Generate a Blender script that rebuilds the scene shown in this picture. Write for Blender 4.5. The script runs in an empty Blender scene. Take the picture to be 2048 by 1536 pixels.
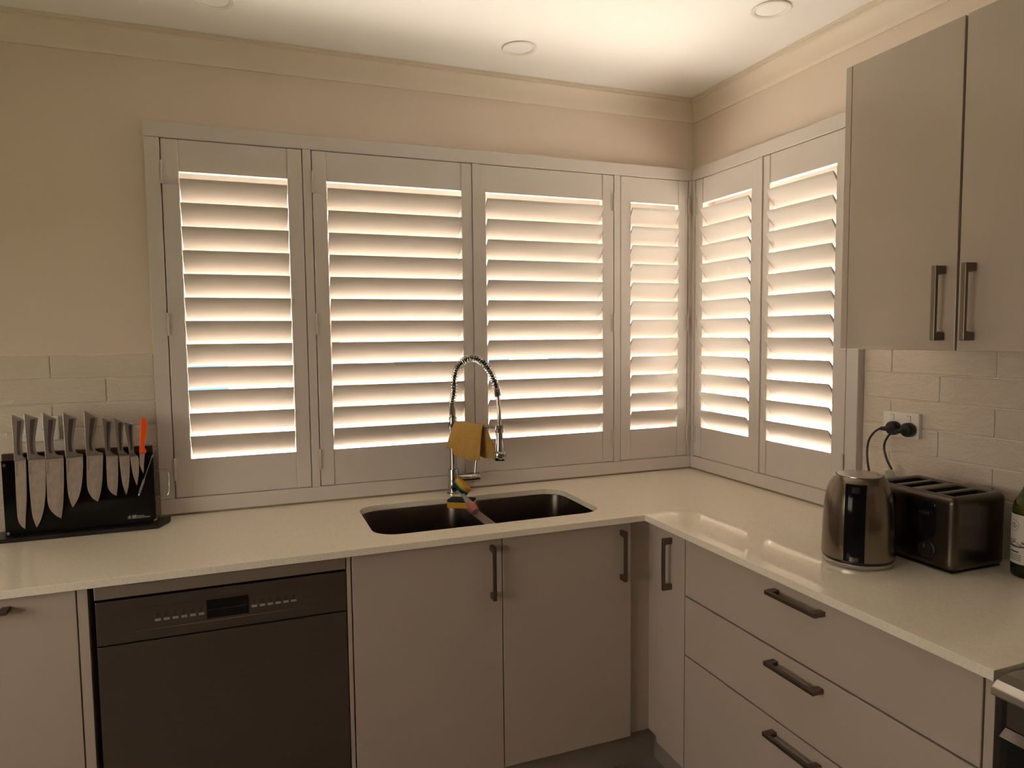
import bpy, bmesh, math, random
from mathutils import Vector, Matrix
from mathutils.geometry import tessellate_polygon
random.seed(7)
S = bpy.context.scene
COL = S.collection
V = Vector

# ------------------------------------------------------------------ camera
CAM = V((-1.763, -2.4649, 1.4504)); YAW, PITCH, ROLL, FPX = 0.3637, -0.0704, -0.0106, 1375.17
fwd = V((math.sin(YAW)*math.cos(PITCH), math.cos(YAW)*math.cos(PITCH), math.sin(PITCH)))
rt0 = V((math.cos(YAW), -math.sin(YAW), 0)); up0 = rt0.cross(fwd)
rt = rt0*math.cos(ROLL)+up0*math.sin(ROLL); up = up0*math.cos(ROLL)-rt0*math.sin(ROLL)
cd = bpy.data.cameras.new('camera'); cam = bpy.data.objects.new('camera', cd); COL.objects.link(cam)
cd.sensor_width = 36; cd.lens = 36*FPX/2048; cd.clip_start = 0.05; cd.clip_end = 200
cam.matrix_world = Matrix(((rt.x, up.x, -fwd.x, CAM.x), (rt.y, up.y, -fwd.y, CAM.y), (rt.z, up.z, -fwd.z, CAM.z), (0, 0, 0, 1)))
S.camera = cam
# ------------------------------------------------------------------ world, sun, exposure
W = bpy.data.worlds.new('sky'); S.world = W; W.use_nodes = True
bg = W.node_tree.nodes['Background']; bg.inputs[0].default_value = (1.0, 0.865, 0.72, 1); bg.inputs[1].default_value = 6.0
sd = bpy.data.lights.new('sun', 'SUN'); sd.energy = 62; sd.angle = math.radians(3); sd.color = (1, 0.87, 0.735)
sun = bpy.data.objects.new('sun', sd); COL.objects.link(sun)
sun.rotation_euler = V((-0.36, -0.30, -1.0)).to_track_quat('-Z', 'Y').to_euler()
def portal(name, loc, dirv, sx, sy):
    l = bpy.data.lights.new(name, 'AREA'); l.shape = 'RECTANGLE'; l.size = sx; l.size_y = sy; l.cycles.is_portal = True
    o = bpy.data.objects.new(name, l); COL.objects.link(o); o.location = loc
    o.rotation_euler = V(dirv).to_track_quat('-Z', 'Z').to_euler()
portal('window_portal', (-1.025, 0.115, 1.507), (0, -1, 0), 1.95, 1.14)
portal('window_portal', (0.115, -0.443, 1.507), (-1, 0, 0), 0.78, 1.14)
portal('window_portal', (-3.72, -1.75, 1.325), (1, 0, 0), 1.5, 0.85)  # portal of the added fill window
vs = S.view_settings; vs.view_transform = 'Standard'; vs.look = 'None'; vs.gamma = 1; vs.exposure = 0.43
try: vs.use_curve_mapping = False
except Exception: pass
S.display_settings.display_device = 'sRGB'
cy = S.cycles
cy.use_denoising = True; cy.max_bounces = 12; cy.diffuse_bounces = 6; cy.glossy_bounces = 5; cy.transparent_max_bounces = 16
cy.transmission_bounces = 8; cy.sample_clamp_indirect = 0; cy.caustics_reflective = False; cy.caustics_refractive = False

# ------------------------------------------------------------------ materials
def mat(name, col, rough=0.5, metal=0.0, spec=0.5, noise=None, bump=None, coat=0.0, trans=0.0, ior=1.45, aniso=0.0, sheen=0.0):
    m = bpy.data.materials.new(name); m.use_nodes = True
    nt = m.node_tree; b = nt.nodes['Principled BSDF']; I = b.inputs
    I['Base Color'].default_value = (*col, 1); I['Roughness'].default_value = rough; I['Metallic'].default_value = metal
    I['Specular IOR Level'].default_value = spec; I['IOR'].default_value = ior; I['Coat Weight'].default_value = coat
    I['Coat Roughness'].default_value = 0.05
    I['Transmission Weight'].default_value = trans; I['Sheen Weight'].default_value = sheen
    tc = nt.nodes.new('ShaderNodeTexCoord')
    def tex(scale, detail, stretch=(1, 1, 1)):
        mp = nt.nodes.new('ShaderNodeMapping'); mp.inputs['Scale'].default_value = stretch
        nt.links.new(tc.outputs['Object'], mp.inputs[0])
        n = nt.nodes.new('ShaderNodeTexNoise'); n.inputs['Scale'].default_value = scale; n.inputs['Detail'].default_value = detail
        nt.links.new(mp.outputs[0], n.inputs[0]); return n
    if noise:   # (scale, amount, stretch)
        n = tex(noise[0], 4, noise[2] if len(noise) > 2 else (1, 1, 1))
        r = nt.nodes.new('ShaderNodeMapRange'); r.inputs[1].default_value = 0.3; r.inputs[2].default_value = 0.7
        r.inputs[3].default_value = 1-noise[1]; r.inputs[4].default_value = 1+noise[1]
        nt.links.new(n.outputs[0], r.inputs[0])
        mx = nt.nodes.new('ShaderNodeVectorMath'); mx.operation = 'SCALE'; mx.inputs[0].default_value = col
        nt.links.new(r.outputs[0], mx.inputs['Scale']); nt.links.new(mx.outputs[0], I['Base Color'])
    if bump:    # (scale, strength, distance, stretch)
        n = tex(bump[0], 3, bump[3] if len(bump) > 3 else (1, 1, 1))
        bp = nt.nodes.new('ShaderNodeBump'); bp.inputs['Strength'].default_value = bump[1]; bp.inputs['Distance'].default_value = bump[2]
        nt.links.new(n.outputs[0], bp.inputs['Height']); nt.links.new(bp.outputs[0], I['Normal'])
    return m
def glassmat(name, tint=(1, 1, 1), ior=1.45, rough=0.0):
    m = bpy.data.materials.new(name); m.use_nodes = True; nt = m.node_tree; nt.nodes.clear()
    o = nt.nodes.new('ShaderNodeOutputMaterial'); t = nt.nodes.new('ShaderNodeBsdfTransparent'); t.inputs[0].default_value = (*tint, 1)
    g = nt.nodes.new('ShaderNodeBsdfGlossy'); g.inputs['Roughness'].default_value = rough
    lw = nt.nodes.new('ShaderNodeLayerWeight'); pw = nt.nodes.new('ShaderNodeMath'); pw.operation = 'POWER'; pw.inputs[1].default_value = 5
    f = nt.nodes.new('ShaderNodeMath'); f.operation = 'MULTIPLY_ADD'; f.inputs[1].default_value = 0.7; f.inputs[2].default_value = ((ior-1)/(ior+1))**2
    nt.links.new(lw.outputs['Facing'], pw.inputs[0]); nt.links.new(pw.outputs[0], f.inputs[0])
    mx = nt.nodes.new('ShaderNodeMixShader')
    nt.links.new(f.outputs[0], mx.inputs[0]); nt.links.new(t.outputs[0], mx.inputs[1]); nt.links.new(g.outputs[0], mx.inputs[2])
    nt.links.new(mx.outputs[0], o.inputs[0]); return m
M = {}
M['wall'] = mat('wall_paint', (0.71, 0.60, 0.52), 0.6, bump=(220, 0.05, 0.001))
M['ceiling'] = mat('ceiling_paint', (0.87, 0.86, 0.87), 0.7, bump=(150, 0.03, 0.001))
M['cornice'] = mat('cornice_paint', (0.74, 0.65, 0.56), 0.6)
M['shutter'] = mat('shutter_paint', (0.62, 0.565, 0.535), 0.38)
M['hinge'] = mat('hinge_enamel', (0.60, 0.55, 0.51), 0.3)
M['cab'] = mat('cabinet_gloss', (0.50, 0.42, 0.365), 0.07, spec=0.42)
M['kick'] = mat('kickboard_shaded', (0.34, 0.29, 0.25), 0.3)  # darker than the cabinets, toe recess shade put into the colour
M['carcass'] = mat('carcass_board', (0.55, 0.50, 0.46), 0.5)
M['quartz'] = mat('quartz_stone', (0.93, 0.855, 0.73), 0.045, spec=0.7, noise=(160, 0.05))
M['grout'] = mat('grout', (0.80, 0.73, 0.64), 0.8)
M['caulk'] = mat('caulk', (0.30, 0.24, 0.175), 0.6)
M['floor'] = mat('floor_tile', (0.30, 0.25, 0.22), 0.45, noise=(6, 0.2))
M['handle'] = mat('handle_bronze', (0.20, 0.165, 0.135), 0.36, 1.0)
M['steel'] = mat('brushed_steel', (0.55, 0.52, 0.48), 0.27, 1.0, noise=(60, 0.06, (30, 30, 0.6)))
M['kettle'] = mat('kettle_steel', (0.23, 0.195, 0.155), 0.22, 1.0, noise=(40, 0.05, (1, 1, 30)))
M['dsteel'] = mat('dishwasher_steel', (0.20, 0.175, 0.155), 0.34, 1.0, noise=(30, 0.05, (0.6, 30, 30)))
M['etch'] = mat('etched_mark', (0.29, 0.255, 0.23), 0.5, 1.0)
M['dtrim'] = mat('dishwasher_trim', (0.50, 0.45, 0.41), 0.4, 1.0)
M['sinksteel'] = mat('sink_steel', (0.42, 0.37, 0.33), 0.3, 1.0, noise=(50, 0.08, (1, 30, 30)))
M['chrome'] = mat('chrome', (0.44, 0.42, 0.40), 0.10, 1.0)
M['knife'] = mat('knife_blade', (0.60, 0.50, 0.43), 0.45, 0.55, noise=(90, 0.12, (1, 1, 0.5)))
M['kgrip'] = mat('knife_grip_steel', (0.44, 0.40, 0.37), 0.28, 1.0)
M['rodgrip'] = mat('rod_grip', (0.16, 0.16, 0.16), 0.5)
M['tsteel'] = mat('toaster_steel', (0.12, 0.10, 0.083), 0.28, 1.0)
M['bowl'] = mat('sink_steel_shaded', (0.13, 0.105, 0.09), 0.32, 1.0, noise=(50, 0.08, (1, 30, 30)))  # darker copy of the sink steel, shade inside the bowls put into the colour
M['kdark'] = mat('groove_shade_and_switch', (0.16, 0.14, 0.14), 0.3, 1.0)  # painted shade and reflection of the grip groove, also the switch colour
M['black'] = mat('black_plastic', (0.012, 0.011, 0.011), 0.3)
M['blackp'] = mat('black_panel', (0.006, 0.006, 0.006), 0.12, spec=0.2)
M['blackg'] = mat('black_gloss', (0.006, 0.006, 0.007), 0.08)
M['dark'] = mat('dark_void', (0.015, 0.012, 0.010), 0.8)
M['wood'] = mat('dark_walnut', (0.055, 0.022, 0.012), 0.35, noise=(14, 0.4, (1, 8, 8)))
M['acrylic'] = glassmat('clear_acrylic', (0.90, 0.90, 0.90), 1.22)
M['glass'] = glassmat('window_glass', (0.93, 0.95, 0.94), 1.45)
M['alu'] = mat('window_aluminium', (0.72, 0.70, 0.66), 0.4)
M['orange'] = mat('orange_plastic', (0.85, 0.10, 0.015), 0.35)
M['white'] = mat('white_plastic', (0.80, 0.77, 0.73), 0.3)
M['grey'] = mat('grey_print', (0.55, 0.54, 0.52), 0.5)
M['ink'] = mat('dark_print', (0.07, 0.055, 0.045), 0.6)
M['button'] = mat('button_grey', (0.50, 0.48, 0.46), 0.4, 0.6)
M['spongey'] = mat('sponge_yellow', (0.62, 0.33, 0.035), 0.95, bump=(160, 0.6, 0.002))
M['spongeg'] = mat('scourer_green', (0.012, 0.035, 0.028), 0.95, bump=(260, 0.7, 0.002))
M['teal'] = mat('teal_plastic', (0.03, 0.30, 0.25), 0.4)
M['clearp'] = mat('clear_grey_plastic', (0.55, 0.58, 0.60), 0.15, trans=0.5)
M['pink'] = mat('dusty_pink_plastic', (0.36, 0.12, 0.12), 0.45)
M['label'] = mat('paper_label', (0.62, 0.57, 0.54), 0.7)
M['bottle'] = mat('bottle_glass', (0.22, 0.26, 0.03), 0.04, trans=0.92, ior=1.5)
M['bottledark'] = mat('full_bottle_glass', (0.012, 0.013, 0.004), 0.06)
M['tag'] = mat('cord_tag', (0.45, 0.42, 0.36), 0.5)
M['added_lawn'] = mat('added_lawn_grass', (0.10, 0.105, 0.055), 0.9, noise=(3, 0.3))  # dark tone chosen to limit light bounced through the added window
M['paving'] = mat('paving_stone', (0.36, 0.35, 0.335), 0.9, noise=(2, 0.1))
M['ground'] = mat('concrete_ground', (0.36, 0.355, 0.34), 0.9, noise=(2, 0.1))
M['render'] = mat('house_render', (0.70, 0.60, 0.48), 0.9)
M['roof'] = mat('roof_tile', (0.40, 0.20, 0.12), 0.8, noise=(6, 0.2))
M['hglass'] = mat('house_glass', (0.05, 0.12, 0.20), 0.1)
M['fence'] = mat('fence_timber', (0.45, 0.30, 0.18), 0.8, noise=(8, 0.2))
def tilemat():
    m = mat('glazed_tile', (0.68, 0.595, 0.515), 0.16, spec=0.5)
    nt = m.node_tree; b = nt.nodes['Principled BSDF']
    g = nt.nodes.new('ShaderNodeNewGeometry')
    mp = nt.nodes.new('ShaderNodeMapping'); mp.inputs['Scale'].default_value = (1, 1, 2.6)
    nt.links.new(g.outputs['Position'], mp.inputs[0])
    n = nt.nodes.new('ShaderNodeTexNoise'); n.inputs['Scale'].default_value = 15; n.inputs['Detail'].default_value = 2; n.inputs['Distortion'].default_value = 1.4
    nt.links.new(mp.outputs[0], n.inputs[0])
    mu = nt.nodes.new('ShaderNodeMath'); mu.operation = 'MULTIPLY'; mu.inputs[1].default_value = 30.0
    nt.links.new(n.outputs[0], mu.inputs[0])
    si = nt.nodes.new('ShaderNodeMath'); si.operation = 'SINE'; nt.links.new(mu.outputs[0], si.inputs[0])
    n2 = nt.nodes.new('ShaderNodeTexNoise'); n2.inputs['Scale'].default_value = 16; nt.links.new(g.outputs['Position'], n2.inputs[0])
    ad = nt.nodes.new('ShaderNodeMath'); ad.operation = 'MULTIPLY_ADD'; ad.inputs[1].default_value = 0.35
    nt.links.new(si.outputs[0], ad.inputs[0]); 
    m5 = nt.nodes.new('ShaderNodeMath'); m5.operation = 'MULTIPLY'; m5.inputs[1].default_value = 6.0
    nt.links.new(n2.outputs[0], m5.inputs[0]); nt.links.new(m5.outputs[0], ad.inputs[2])
    bp = nt.nodes.new('ShaderNodeBump'); bp.inputs['Strength'].default_value = 0.42; bp.inputs['Distance'].default_value = 0.0018
    nt.links.new(ad.outputs[0], bp.inputs['Height']); nt.links.new(bp.outputs[0], b.inputs['Normal'])
    return m
M['tile'] = tilemat()
def clothmat():
    m = mat('mustard_cloth', (0.60, 0.34, 0.06), 0.95, sheen=0.3)
    nt = m.node_tree; b = nt.nodes['Principled BSDF']; uv = nt.nodes.new('ShaderNodeUVMap')
    mp = nt.nodes.new('ShaderNodeMapping'); mp.inputs['Rotation'].default_value = (0, 0, 0.75); nt.links.new(uv.outputs[0], mp.inputs[0])
    br = nt.nodes.new('ShaderNodeTexBrick'); br.inputs['Scale'].default_value = 24
    br.inputs['Color1'].default_value = (0.68, 0.40, 0.09, 1); br.inputs['Color2'].default_value = (0.56, 0.31, 0.06, 1); br.inputs['Mortar'].default_value = (0.22, 0.09, 0.008, 1)
    br.inputs['Mortar Size'].default_value = 0.03; br.inputs['Brick Width'].default_value = 0.7; br.inputs['Row Height'].default_value = 0.3
    nt.links.new(mp.outputs[0], br.inputs[0]); nt.links.new(br.outputs[0], b.inputs['Base Color'])
    bp = nt.nodes.new('ShaderNodeBump'); bp.inputs['Strength'].default_value = 0.6; bp.inputs['Distance'].default_value = 0.001; bp.invert = True
    nt.links.new(br.outputs['Fac'], bp.inputs['Height']); nt.links.new(bp.outputs[0], b.inputs['Normal'])
    return m
M['cloth'] = clothmat()

# ------------------------------------------------------------------ builders
class MB:
    def __init__(s): s.v = []; s.f = []; s.uv = None
    def add(s, vs, fs):
        o = len(s.v); s.v += [V(p) for p in vs]; s.f += [tuple(i+o for i in f) for f in fs]; return s
    def box(s, x0, x1, y0, y1, z0, z1):
        return s.add([(x0, y0, z0), (x1, y0, z0), (x1, y1, z0), (x0, y1, z0), (x0, y0, z1), (x1, y0, z1), (x1, y1, z1), (x0, y1, z1)],
                     [(0, 3, 2, 1), (4, 5, 6, 7), (0, 1, 5, 4), (1, 2, 6, 5), (2, 3, 7, 6), (3, 0, 4, 7)])
    def prism(s, pts, ax, a, b, holes=()):
        """outline pts in the two other axes (order x,y,z without ax), extruded along ax from a to b"""
        def p3(p, t):
            q = list(p); q.insert('xyz'.index(ax), t); return q
        loops = [list(pts)]+[list(h) for h in holes]; flat = [p for l in loops for p in l]; n = len(flat)
        vs = [p3(p, a) for p in flat]+[p3(p, b) for p in flat]; fs = []
        if holes:
            tris = tessellate_polygon([[V((p[0], p[1], 0)) for p in l] for l in loops])
            for t in tris: fs.append(tuple(t)); fs.append(tuple(i+n for i in reversed(t)))
        else:
            fs.append(tuple(range(n))); fs.append(tuple(range(2*n-1, n-1, -1)))
        o = 0
        for l in loops:
            k = len(l)
            for i in range(k): fs.append((o+i, o+(i+1) % k, n+o+(i+1) % k, n+o+i))
            o += k
        return s.add(vs, fs)
    def tube(s, pts, r, n=10, cap=True):
        pts = [V(p) for p in pts]; rr = r if isinstance(r, (list, tuple)) else [r]*len(pts)
        t0 = (pts[1]-pts[0]).normalized(); ref = V((0, 0, 1)) if abs(t0.z) < 0.9 else V((1, 0, 0))
        nx = t0.cross(ref).normalized(); vs = []; fs = []
        for i, p in enumerate(pts):
            a = pts[max(i-1, 0)]; b = pts[min(i+1, len(pts)-1)]; t = (b-a).normalized() if (b-a).length > 1e-9 else t0
            nx = (nx-t*nx.dot(t)); nx = nx.normalized() if nx.length > 1e-6 else t.orthogonal().normalized(); ny = t.cross(nx)
            for k in range(n):
                c = 2*math.pi*k/n; vs.append(p+(nx*math.cos(c)+ny*math.sin(c))*rr[i])
        m = len(pts)
        for i in range(m-1):
            for k in range(n): fs.append((i*n+k, i*n+(k+1) % n, (i+1)*n+(k+1) % n, (i+1)*n+k))
        if cap: fs.append(tuple(range(n-1, -1, -1))); fs.append(tuple(range((m-1)*n, m*n)))
        return s.add(vs, fs)
    def lathe(s, prof, c, n=40, ax=(0, 0, 1), a0=0, a1=2*math.pi):
        """prof = [(r, h)...] about axis ax through c"""
        ax = V(ax).normalized(); ux = ax.orthogonal().normalized() if abs(ax.z) < 0.999 else V((1, 0, 0)); uy = ax.cross(ux); c = V(c)
        full = abs(a1-a0-2*math.pi) < 1e-6; m = n if full else n+1; vs = []; fs = []
        for r, h in prof:
            for k in range(m):
                a = a0+(a1-a0)*k/n; vs.append(c+ax*h+(ux*math.cos(a)+uy*math.sin(a))*max(r, 1e-5))
        for i in range(len(prof)-1):
            for k in range(m if full else n): fs.append((i*m+k, i*m+(k+1) % m, (i+1)*m+(k+1) % m, (i+1)*m+k))
        return s.add(vs, fs)
def finish(name, mb, material, smooth=False, weld=False):
    me = bpy.data.meshes.new(name); vs = mb.v
    lo = V([min(v[i] for v in vs) for i in range(3)]); hi = V([max(v[i] for v in vs) for i in range(3)]); c = (lo+hi)/2
    me.from_pydata([v-c for v in vs], [], mb.f); me.materials.append(M[material])
    bm = bmesh.new(); bm.from_mesh(me)
    if weld: bmesh.ops.remove_doubles(bm, verts=bm.verts, dist=1e-5)
    bmesh.ops.recalc_face_normals(bm, faces=bm.faces); bm.to_mesh(me); bm.free()
    if smooth:
        me.polygons.foreach_set('use_smooth', [True]*len(me.polygons))
        try: me.set_sharp_from_angle(angle=math.radians(40))
        except Exception: pass
    return me, c
def link(name, me, loc, parent=None, bevel=0, seg=2):
    o = bpy.data.objects.new(name, me); COL.objects.link(o); o.location = loc
    if parent: attach(o, parent)
    if bevel:
        b = o.modifiers.new('bevel', 'BEVEL'); b.width = bevel; b.segments = seg; b.limit_method = 'ANGLE'; b.angle_limit = math.radians(35)
    return o
def wloc(o):
    l = V(o.location)
    while o.parent: o = o.parent; l = l+V(o.location)
    return l
def attach(o, parent):
    o.location = V(o.location)-wloc(parent); o.parent = parent
def obj(name, mb, material, parent=None, smooth=False, bevel=0, seg=2, weld=False):
    me, c = finish(name, mb, material, smooth, weld); return link(name, me, c, parent, bevel, seg)
def tag(o, label, cat, group=None):
    o['label'] = label; o['category'] = cat
    if group: o['group'] = group
    return o
def thing(name, label, cat, loc, group=None):
    o = bpy.data.objects.new(name, None); COL.objects.link(o); o.location = loc; o.empty_display_size = 0.05
    return tag(o, label, cat, group)
def struct(name, mb, material, smooth=False, bevel=0, label=None):
    o = obj(name, mb, material, None, smooth, bevel); o['kind'] = 'structure'
    if label: o['label'] = label
    return o
def dup(root):
    r = root.copy(); COL.objects.link(r)
    for ch in list(root.children):
        c = ch.copy(); COL.objects.link(c); c.parent = r
        for g in ch.children:
            d = g.copy(); COL.objects.link(d); d.parent = c
    return r
def box(*a): return MB().box(*a)
def rrect(x0, x1, y0, y1, r, n=6):
    out = []
    for cx, cy_, a in ((x1-r, y1-r, 0), (x0+r, y1-r, 90), (x0+r, y0+r, 180), (x1-r, y0+r, 270)):
        for k in range(n+1):
            t = math.radians(a+90*k/n); out.append((cx+r*math.cos(t), cy_+r*math.sin(t)))
    return out
def ray(x, y): return fwd+rt*((x-1024)/FPX)-up*((y-768)/FPX)
def pix(x, y, ax, v):
    d = ray(x, y); i = 'xyz'.index(ax); return CAM+d*((v-CAM[i])/d[i])
def catmull(pts, n=4):
    P = [V(p) for p in pts]; out = []
    for i in range(len(P)-1):
        a = P[max(i-1, 0)]; b = P[i]; c = P[i+1]; d = P[min(i+2, len(P)-1)]
        for k in range(n):
            t = k/n; out.append(0.5*((2*b)+(c-a)*t+(2*a-5*b+4*c-d)*t*t+(3*b-a-3*c+d)*t**3))
    out.append(P[-1]); return out
def text_mb(s, size, origin, ux, uy, depth=0.0003, align='LEFT'):
    cu = bpy.data.curves.new('txt', 'FONT'); cu.body = s; cu.size = size; cu.align_x = align; cu.resolution_u = 2
    o = bpy.data.objects.new('txt', cu); COL.objects.link(o); dg = bpy.context.evaluated_depsgraph_get()
    me = bpy.data.meshes.new_from_object(o.evaluated_get(dg)); mb = MB(); ux = V(ux).normalized(); uy = V(uy).normalized(); origin = V(origin)
    mb.add([origin+ux*v.co.x+uy*v.co.y for v in me.vertices], [tuple(p.vertices) for p in me.polygons])
    bpy.data.objects.remove(o); bpy.data.curves.remove(cu); bpy.data.meshes.remove(me); return mb

# ================================================================== ROOM SHELL
H = 0.879; ZC = 2.404; XL, YF = -3.7, -5.0
ZB, ZT = 0.9355, 2.0785                       # clear opening of the shutter frames
XA, XB = -2.0041, -0.046                      # back window opening
YA, YB = -0.8372, -0.0501                     # right window opening
T = 0.12; ZW = 0.8865
w = MB(); w.box(XL-T, XA, 0, T, 0, ZC); w.box(XB, T, 0, T, 0, ZC); w.box(XA, XB, 0, T, 0, ZW); w.box(XA, XB, 0, T, ZT, ZC)
wall_back = struct('wall_back', w, 'wall')
w = MB(); w.box(0, T, YF-T, YA, 0, ZC); w.box(0, T, YB, 0, 0, ZC); w.box(0, T, YA, YB, 0, ZW); w.box(0, T, YA, YB, ZT, ZC)
wall_right = struct('wall_right', w, 'wall')
W3 = (-2.5, -1.0, 0.9, 1.75)  # opening added out of view to let in fill light
w = MB(); w.box(XL-T, XL, YF-T, W3[0], 0, ZC); w.box(XL-T, XL, W3[1], 0, 0, ZC); w.box(XL-T, XL, W3[0], W3[1], 0, W3[2]); w.box(XL-T, XL, W3[0], W3[1], W3[3], ZC)
struct('wall_left', w, 'wall')
struct('wall_front', box(XL, 0, YF-T, YF, 0, ZC), 'wall')
struct('floor', box(XL-T, T, YF-T, T, -0.1, 0), 'floor')
EV = 0.45; m = MB(); m.box(XL-T, T+EV, T, T+EV, ZC-0.02, ZC+0.08); m.box(T, T+EV, YF, T, ZC-0.02, ZC+0.08)  # overhang added to keep direct sun off the louvres
struct('added_eaves', m, 'cornice', label='eaves added to shade the windows from the sun')
struct('ceiling', box(XL-T, T, YF-T, T, ZC, ZC+0.1), 'ceiling')
# cornice: profile (d = distance from wall, z), mitred at the corner
prof = [(0, 2.322), (0.006, 2.322), (0.009, 2.334)]
for k in range(7):
    a = math.radians(90*k/6); prof.append((0.009+0.034*(1-math.cos(a)), 2.334+0.054*math.sin(a)))
prof += [(0.043, 2.394), (0.0505, 2.394), (0.0505, 2.4035), (0, 2.4035)]
def cornice(name, p_of, t0, t1):
    n = len(prof); vs = [p_of(d, t0(d))+(z,) for d, z in prof]+[p_of(d, t1(d))+(z,) for d, z in prof]
    fs = [(i, (i+1) % n, n+(i+1) % n, n+i) for i in range(n)]+[tuple(range(n)), tuple(range(2*n-1, n-1, -1))]
    m = MB(); m.add(vs, fs); return struct(name, m, 'cornice', smooth=True)
cornice('trim_1', lambda d, t: (t, -d), lambda d: XL, lambda d: -d)
cornice('trim_2', lambda d, t: (-d, t), lambda d: YF, lambda d: -d)

# ------------------------------------------------------------------ windows: shutter frames, sashes, panes
FB = -0.0305
def window(name, loc):
    o = bpy.data.objects.new(name, None); COL.objects.link(o); o.location = loc; o['kind'] = 'structure'; return o
W1 = window('window_1', (-1.025, 0, ZB)); W2 = window('window_2', (0, -0.44, ZB)); W3o = window('fill_window', (XL, -1.75, 0.9))  # the left-wall one is added out of view, to supply fill light
W1['label'] = 'wide window behind white shutters above the sink'; W2['label'] = 'narrow window behind white shutters left of the wall cabinet'
ZF0, ZF1, XO, YO = 0.886, 2.1258, -2.048, -0.8824
bv = 0.0025
obj('frame_head', box(XO, -0.0005, FB, 0.03, ZT, ZF1), 'shutter', W1, bevel=bv)
obj('frame_sill', box(XO, -0.0005, FB, 0.03, ZF0, ZB), 'shutter', W1, bevel=bv)
obj('frame_jamb', box(XO, XA, FB, 0.03, ZB, ZT), 'shutter', W1, bevel=bv)
obj('frame_jamb', box(XB, -0.0005, FB, 0.03, ZB, ZT), 'shutter', W1, bevel=bv)
for a, b in ((-1.5764, -1.5495), (-0.3958, -0.3683)): obj('mullion', box(a, b, FB, 0.02, ZB, ZT), 'shutter', W1, bevel=0.0015)
obj('frame_head', box(FB, 0.03, YO, FB-0.0005, ZT, ZF1), 'shutter', W2, bevel=bv)
obj('frame_sill', box(FB, 0.03, YO, FB-0.0005, ZF0, ZB), 'shutter', W2, bevel=bv)
obj('frame_jamb', box(FB, 0.03, YO, YA, ZB, ZT), 'shutter', W2, bevel=bv)
obj('frame_jamb', box(FB, 0.03, YB, FB-0.0005, ZB, ZT), 'shutter', W2, bevel=bv)
SD0, SD1 = FB+0.029, FB+0.041  # beads added behind the panels to block light leaking through their gaps
for a, b in ((XA, XA+0.013), (-1.5764-0.013, -1.5495+0.013), (-0.3958-0.013, -0.3683+0.013), (XB-0.013, XB)): obj('light_stop', box(a, b, SD0, SD1, ZB, ZT), 'shutter', W1)
for a, b in ((YA, YA+0.013), (YB-0.013, YB)): obj('light_stop', box(SD0, SD1, a, b, ZB, ZT), 'shutter', W2)
for z in (ZB, ZT-0.012): obj('light_stop', box(XA, XB, SD0+0.0125, SD1+0.0125, z, z+0.012), 'shutter', W1); obj('light_stop', box(SD0+0.0125, SD1+0.0125, YA, YB, z, z+0.012), 'shutter', W2)
obj('caulk_line', box(-2.06, -0.0245, -0.0255, -0.02, H, ZF0), 'caulk', W1); obj('caulk_line', box(-0.0255, -0.02, YO, -0.0255, H, ZF0), 'caulk', W2)
def sash(parent, horiz, splits, z0, z1, d0, bh=0.028):
    """aluminium sash bars with one pane per bay; horiz: run along x at depth y"""
    for i in range(len(splits)-1):
        a, b = splits[i], splits[i+1]; m = MB(); bw = 0.028
        for (u0, u1, q0, q1) in ((a, a+bw, z0, z1), (b-bw, b, z0, z1), (a+bw, b-bw, z0, z0+bw), (a+bw, b-bw, z1-bh, z1)):
            if horiz: m.box(u0, u1, d0, d0+0.03, q0, q1)
            else: m.box(d0, d0+0.03, u0, u1, q0, q1)
        obj('sash', m, 'alu', parent)
        p = MB()
        if horiz: p.box(a+bw, b-bw, d0+0.013, d0+0.017, z0+bw, z1-bh)
        else: p.box(d0+0.013, d0+0.017, a+bw, b-bw, z0+bw, z1-bh)
        obj('pane', p, 'glass', parent)
sash(W1, True, [XA, -1.563, -0.382, XB], ZW, ZT, 0.065, 0.13)
sash(W2, False, [YA, YB], ZW, ZT, 0.065, 0.13)
sash(W3o, False, [W3[0], -1.75, W3[1]], W3[2], W3[3], XL-0.08)

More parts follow.
